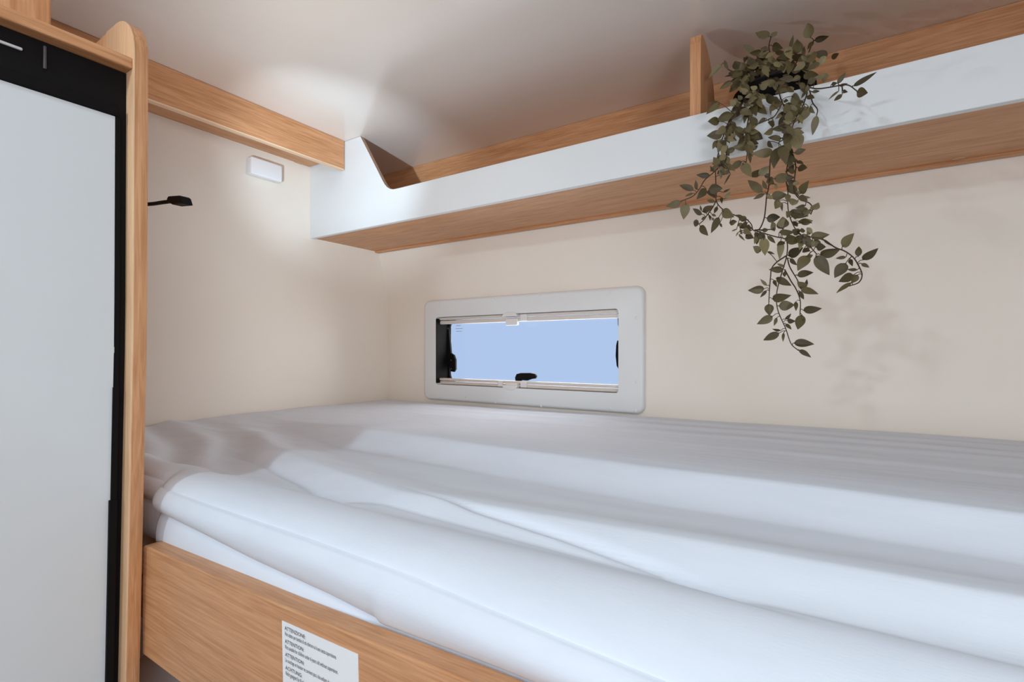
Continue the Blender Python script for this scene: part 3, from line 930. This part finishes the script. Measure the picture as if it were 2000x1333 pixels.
def add_leaf(bm, uvl, B, T, wid, rnd):
    a = T - B
    ln = a.length
    a.normalize()
    view = -(B + T) * 0.5
    view.normalize()
    w = a.cross(view).normalized()
    roll = rnd.uniform(-0.6, 0.6)
    n = w.cross(a)
    w, n = (w * math.cos(roll) + n * math.sin(roll)), (n * math.cos(roll) - w * math.sin(roll))
    hw = 0.5 * wid / math.cos(roll)
    cup, bend = rnd.uniform(0.05, 0.40), rnd.uniform(-0.30, 0.12)
    st, cr = 9, (-1, -0.55, 0, 0.55, 1)
    grid = []
    for i in range(st + 1):
        s = i / st
        f = (math.sin(math.pi * s ** 0.72) ** 0.85) * (1 - 0.22 * s ** 3) if 0 < s < 1 else 0.0
        row = []
        for c in cr:
            p = B + a * (ln * s) + w * (hw * f * c) + n * (hw * cup * f * (abs(c) ** 1.4 - 0.4) + ln * bend * (s * s - s))
            row.append((bm.verts.new(p), c, s))
        grid.append(row)
    for i in range(st):
        for j in range(4):
            q = [grid[i][j], grid[i][j + 1], grid[i + 1][j + 1], grid[i + 1][j]]
            f_ = bm.faces.new([x[0] for x in q])
            for lp, x in zip(f_.loops, q):
                lp[uvl].uv = (x[1] * 0.9 + 0.9, x[2])
rnd = random.Random(11)
LL = []
for z, txt in LEAVES.items():
    s = Z[z][2]
    for e in txt.replace('\n', '').split(';'):
        x0, y0, x1, y1, wd = map(float, e.split())
        LL.append((px(z, x0, y0), px(z, x1, y1), wd / s * 1.03))
for (b0, t0, wd) in LL:
    d, vn, q = nearest(*b0)
    vn.leaves.append((b0, t0, wd, d, q))
# undergrowth in the thick of the plant
for i in range(230):
    vn = vs[rnd.choice((0, 0, 1, 1, 3, 10, 20, 20, 14, 15, 16, 17, 18, 18, 19, 19, 8))]
    k = rnd.randrange(0, max(2, int(len(vn.c) * 0.6)))
    u, v = vn.s[k]
    if v > 330 or v < 95:
        continue
    a = rnd.uniform(0, 2 * math.pi)
    ln = rnd.uniform(14, 30)
    vn.leaves.append(((u + 4 * math.cos(a), v + 4 * math.sin(a)), (u + ln * math.cos(a), v + ln * math.sin(a) + 4), ln * rnd.uniform(0.35, 0.6), 4.0, vn.c[k]))
for i in range(75):
    vn = vs[rnd.choice((3, 3, 3, 4, 8, 10, 0, 9))]
    k = rnd.randrange(0, len(vn.c))
    u, v = vn.s[k]
    if v < 250 or v > 520 or u < 1440 or u > 1600:
        continue
    a = rnd.uniform(0, 2 * math.pi)
    ln = rnd.uniform(18, 34)
    vn.leaves.append(((u + 5 * math.cos(a), v + 5 * math.sin(a)), (u + ln * math.cos(a), v + 0.8 * ln * math.sin(a) + 5), ln * rnd.uniform(0.38, 0.58), 5.0, vn.c[k]))
for i in range(60):
    u = rnd.uniform(1445, 1625)
    v = rnd.uniform(92, 186) - 0.22 * (u - 1535)
    a = rnd.uniform(0, 2 * math.pi)
    ln = rnd.uniform(18, 34)
    q = at_y(u, v, rnd.uniform(0.845, 0.866))
    vs[17].leaves.append(((u, v), (u + ln * math.cos(a), v + 0.6 * ln * math.sin(a) + 5), ln * rnd.uniform(0.35, 0.55), 99.0, q))
POT = Vector((-0.098, 0.930, 0.3152))
pl = thing('potted_vine', 'trailing olive-green leafy plant hanging over the white shelf front', 'plant', POT)
b = bmesh.new()
lathe(b, POT, [(0.002, 0.0), (0.048, 0.0), (0.050, 0.004), (0.058, 0.098), (0.061, 0.100), (0.061, 0.108), (0.058, 0.109), (0.055, 0.104), (0.054, 0.096), (0.002, 0.094)], 40)
pot = obj('pot', b, M['rubber'], pl, smooth=40)
b = bmesh.new()
t = bmesh.new()
bmesh.ops.create_uvsphere(t, u_segments=28, v_segments=12, radius=1.0)
for v in t.verts:
    v.co = Vector((v.co.x * 0.053, v.co.y * 0.053, v.co.z * 0.040)) * (1 + 0.12 * noise.noise(v.co * 5)) + POT + Vector((0, 0, 0.096))
merge(b, t)
obj('soil', b, M['soil'], pot)
for vn in vs:
    b = bmesh.new()
    tube(b, vn.c, 0.0010, 6, 0.0007)
    fb = bmesh.new()
    uvl = fb.loops.layers.uv.new('leaf')
    for b0, t0, wd, d, q in vn.leaves:
        y = q.y + rnd.uniform(-0.012, 0.006)
        B = at_y(*b0, y)
        T = at_y(*t0, y + rnd.uniform(-0.016, 0.008))
        dep = B.dot(FW)
        add_leaf(fb, uvl, B, T, wd * dep / F, rnd)
        if 0.8 < d < 45:
            m_ = (B + q) * 0.5 + Vector((0, 0, 0.0015))
            tube(b, [q, m_, B, B + (T - B) * 0.12], 0.0005, 5)
    st = obj('vine', b, M['stem'], pl, smooth=True)
    if vn.leaves:
        fo = obj('foliage', fb, M['leaf'], st, smooth=True)
    else:
        fb.free()
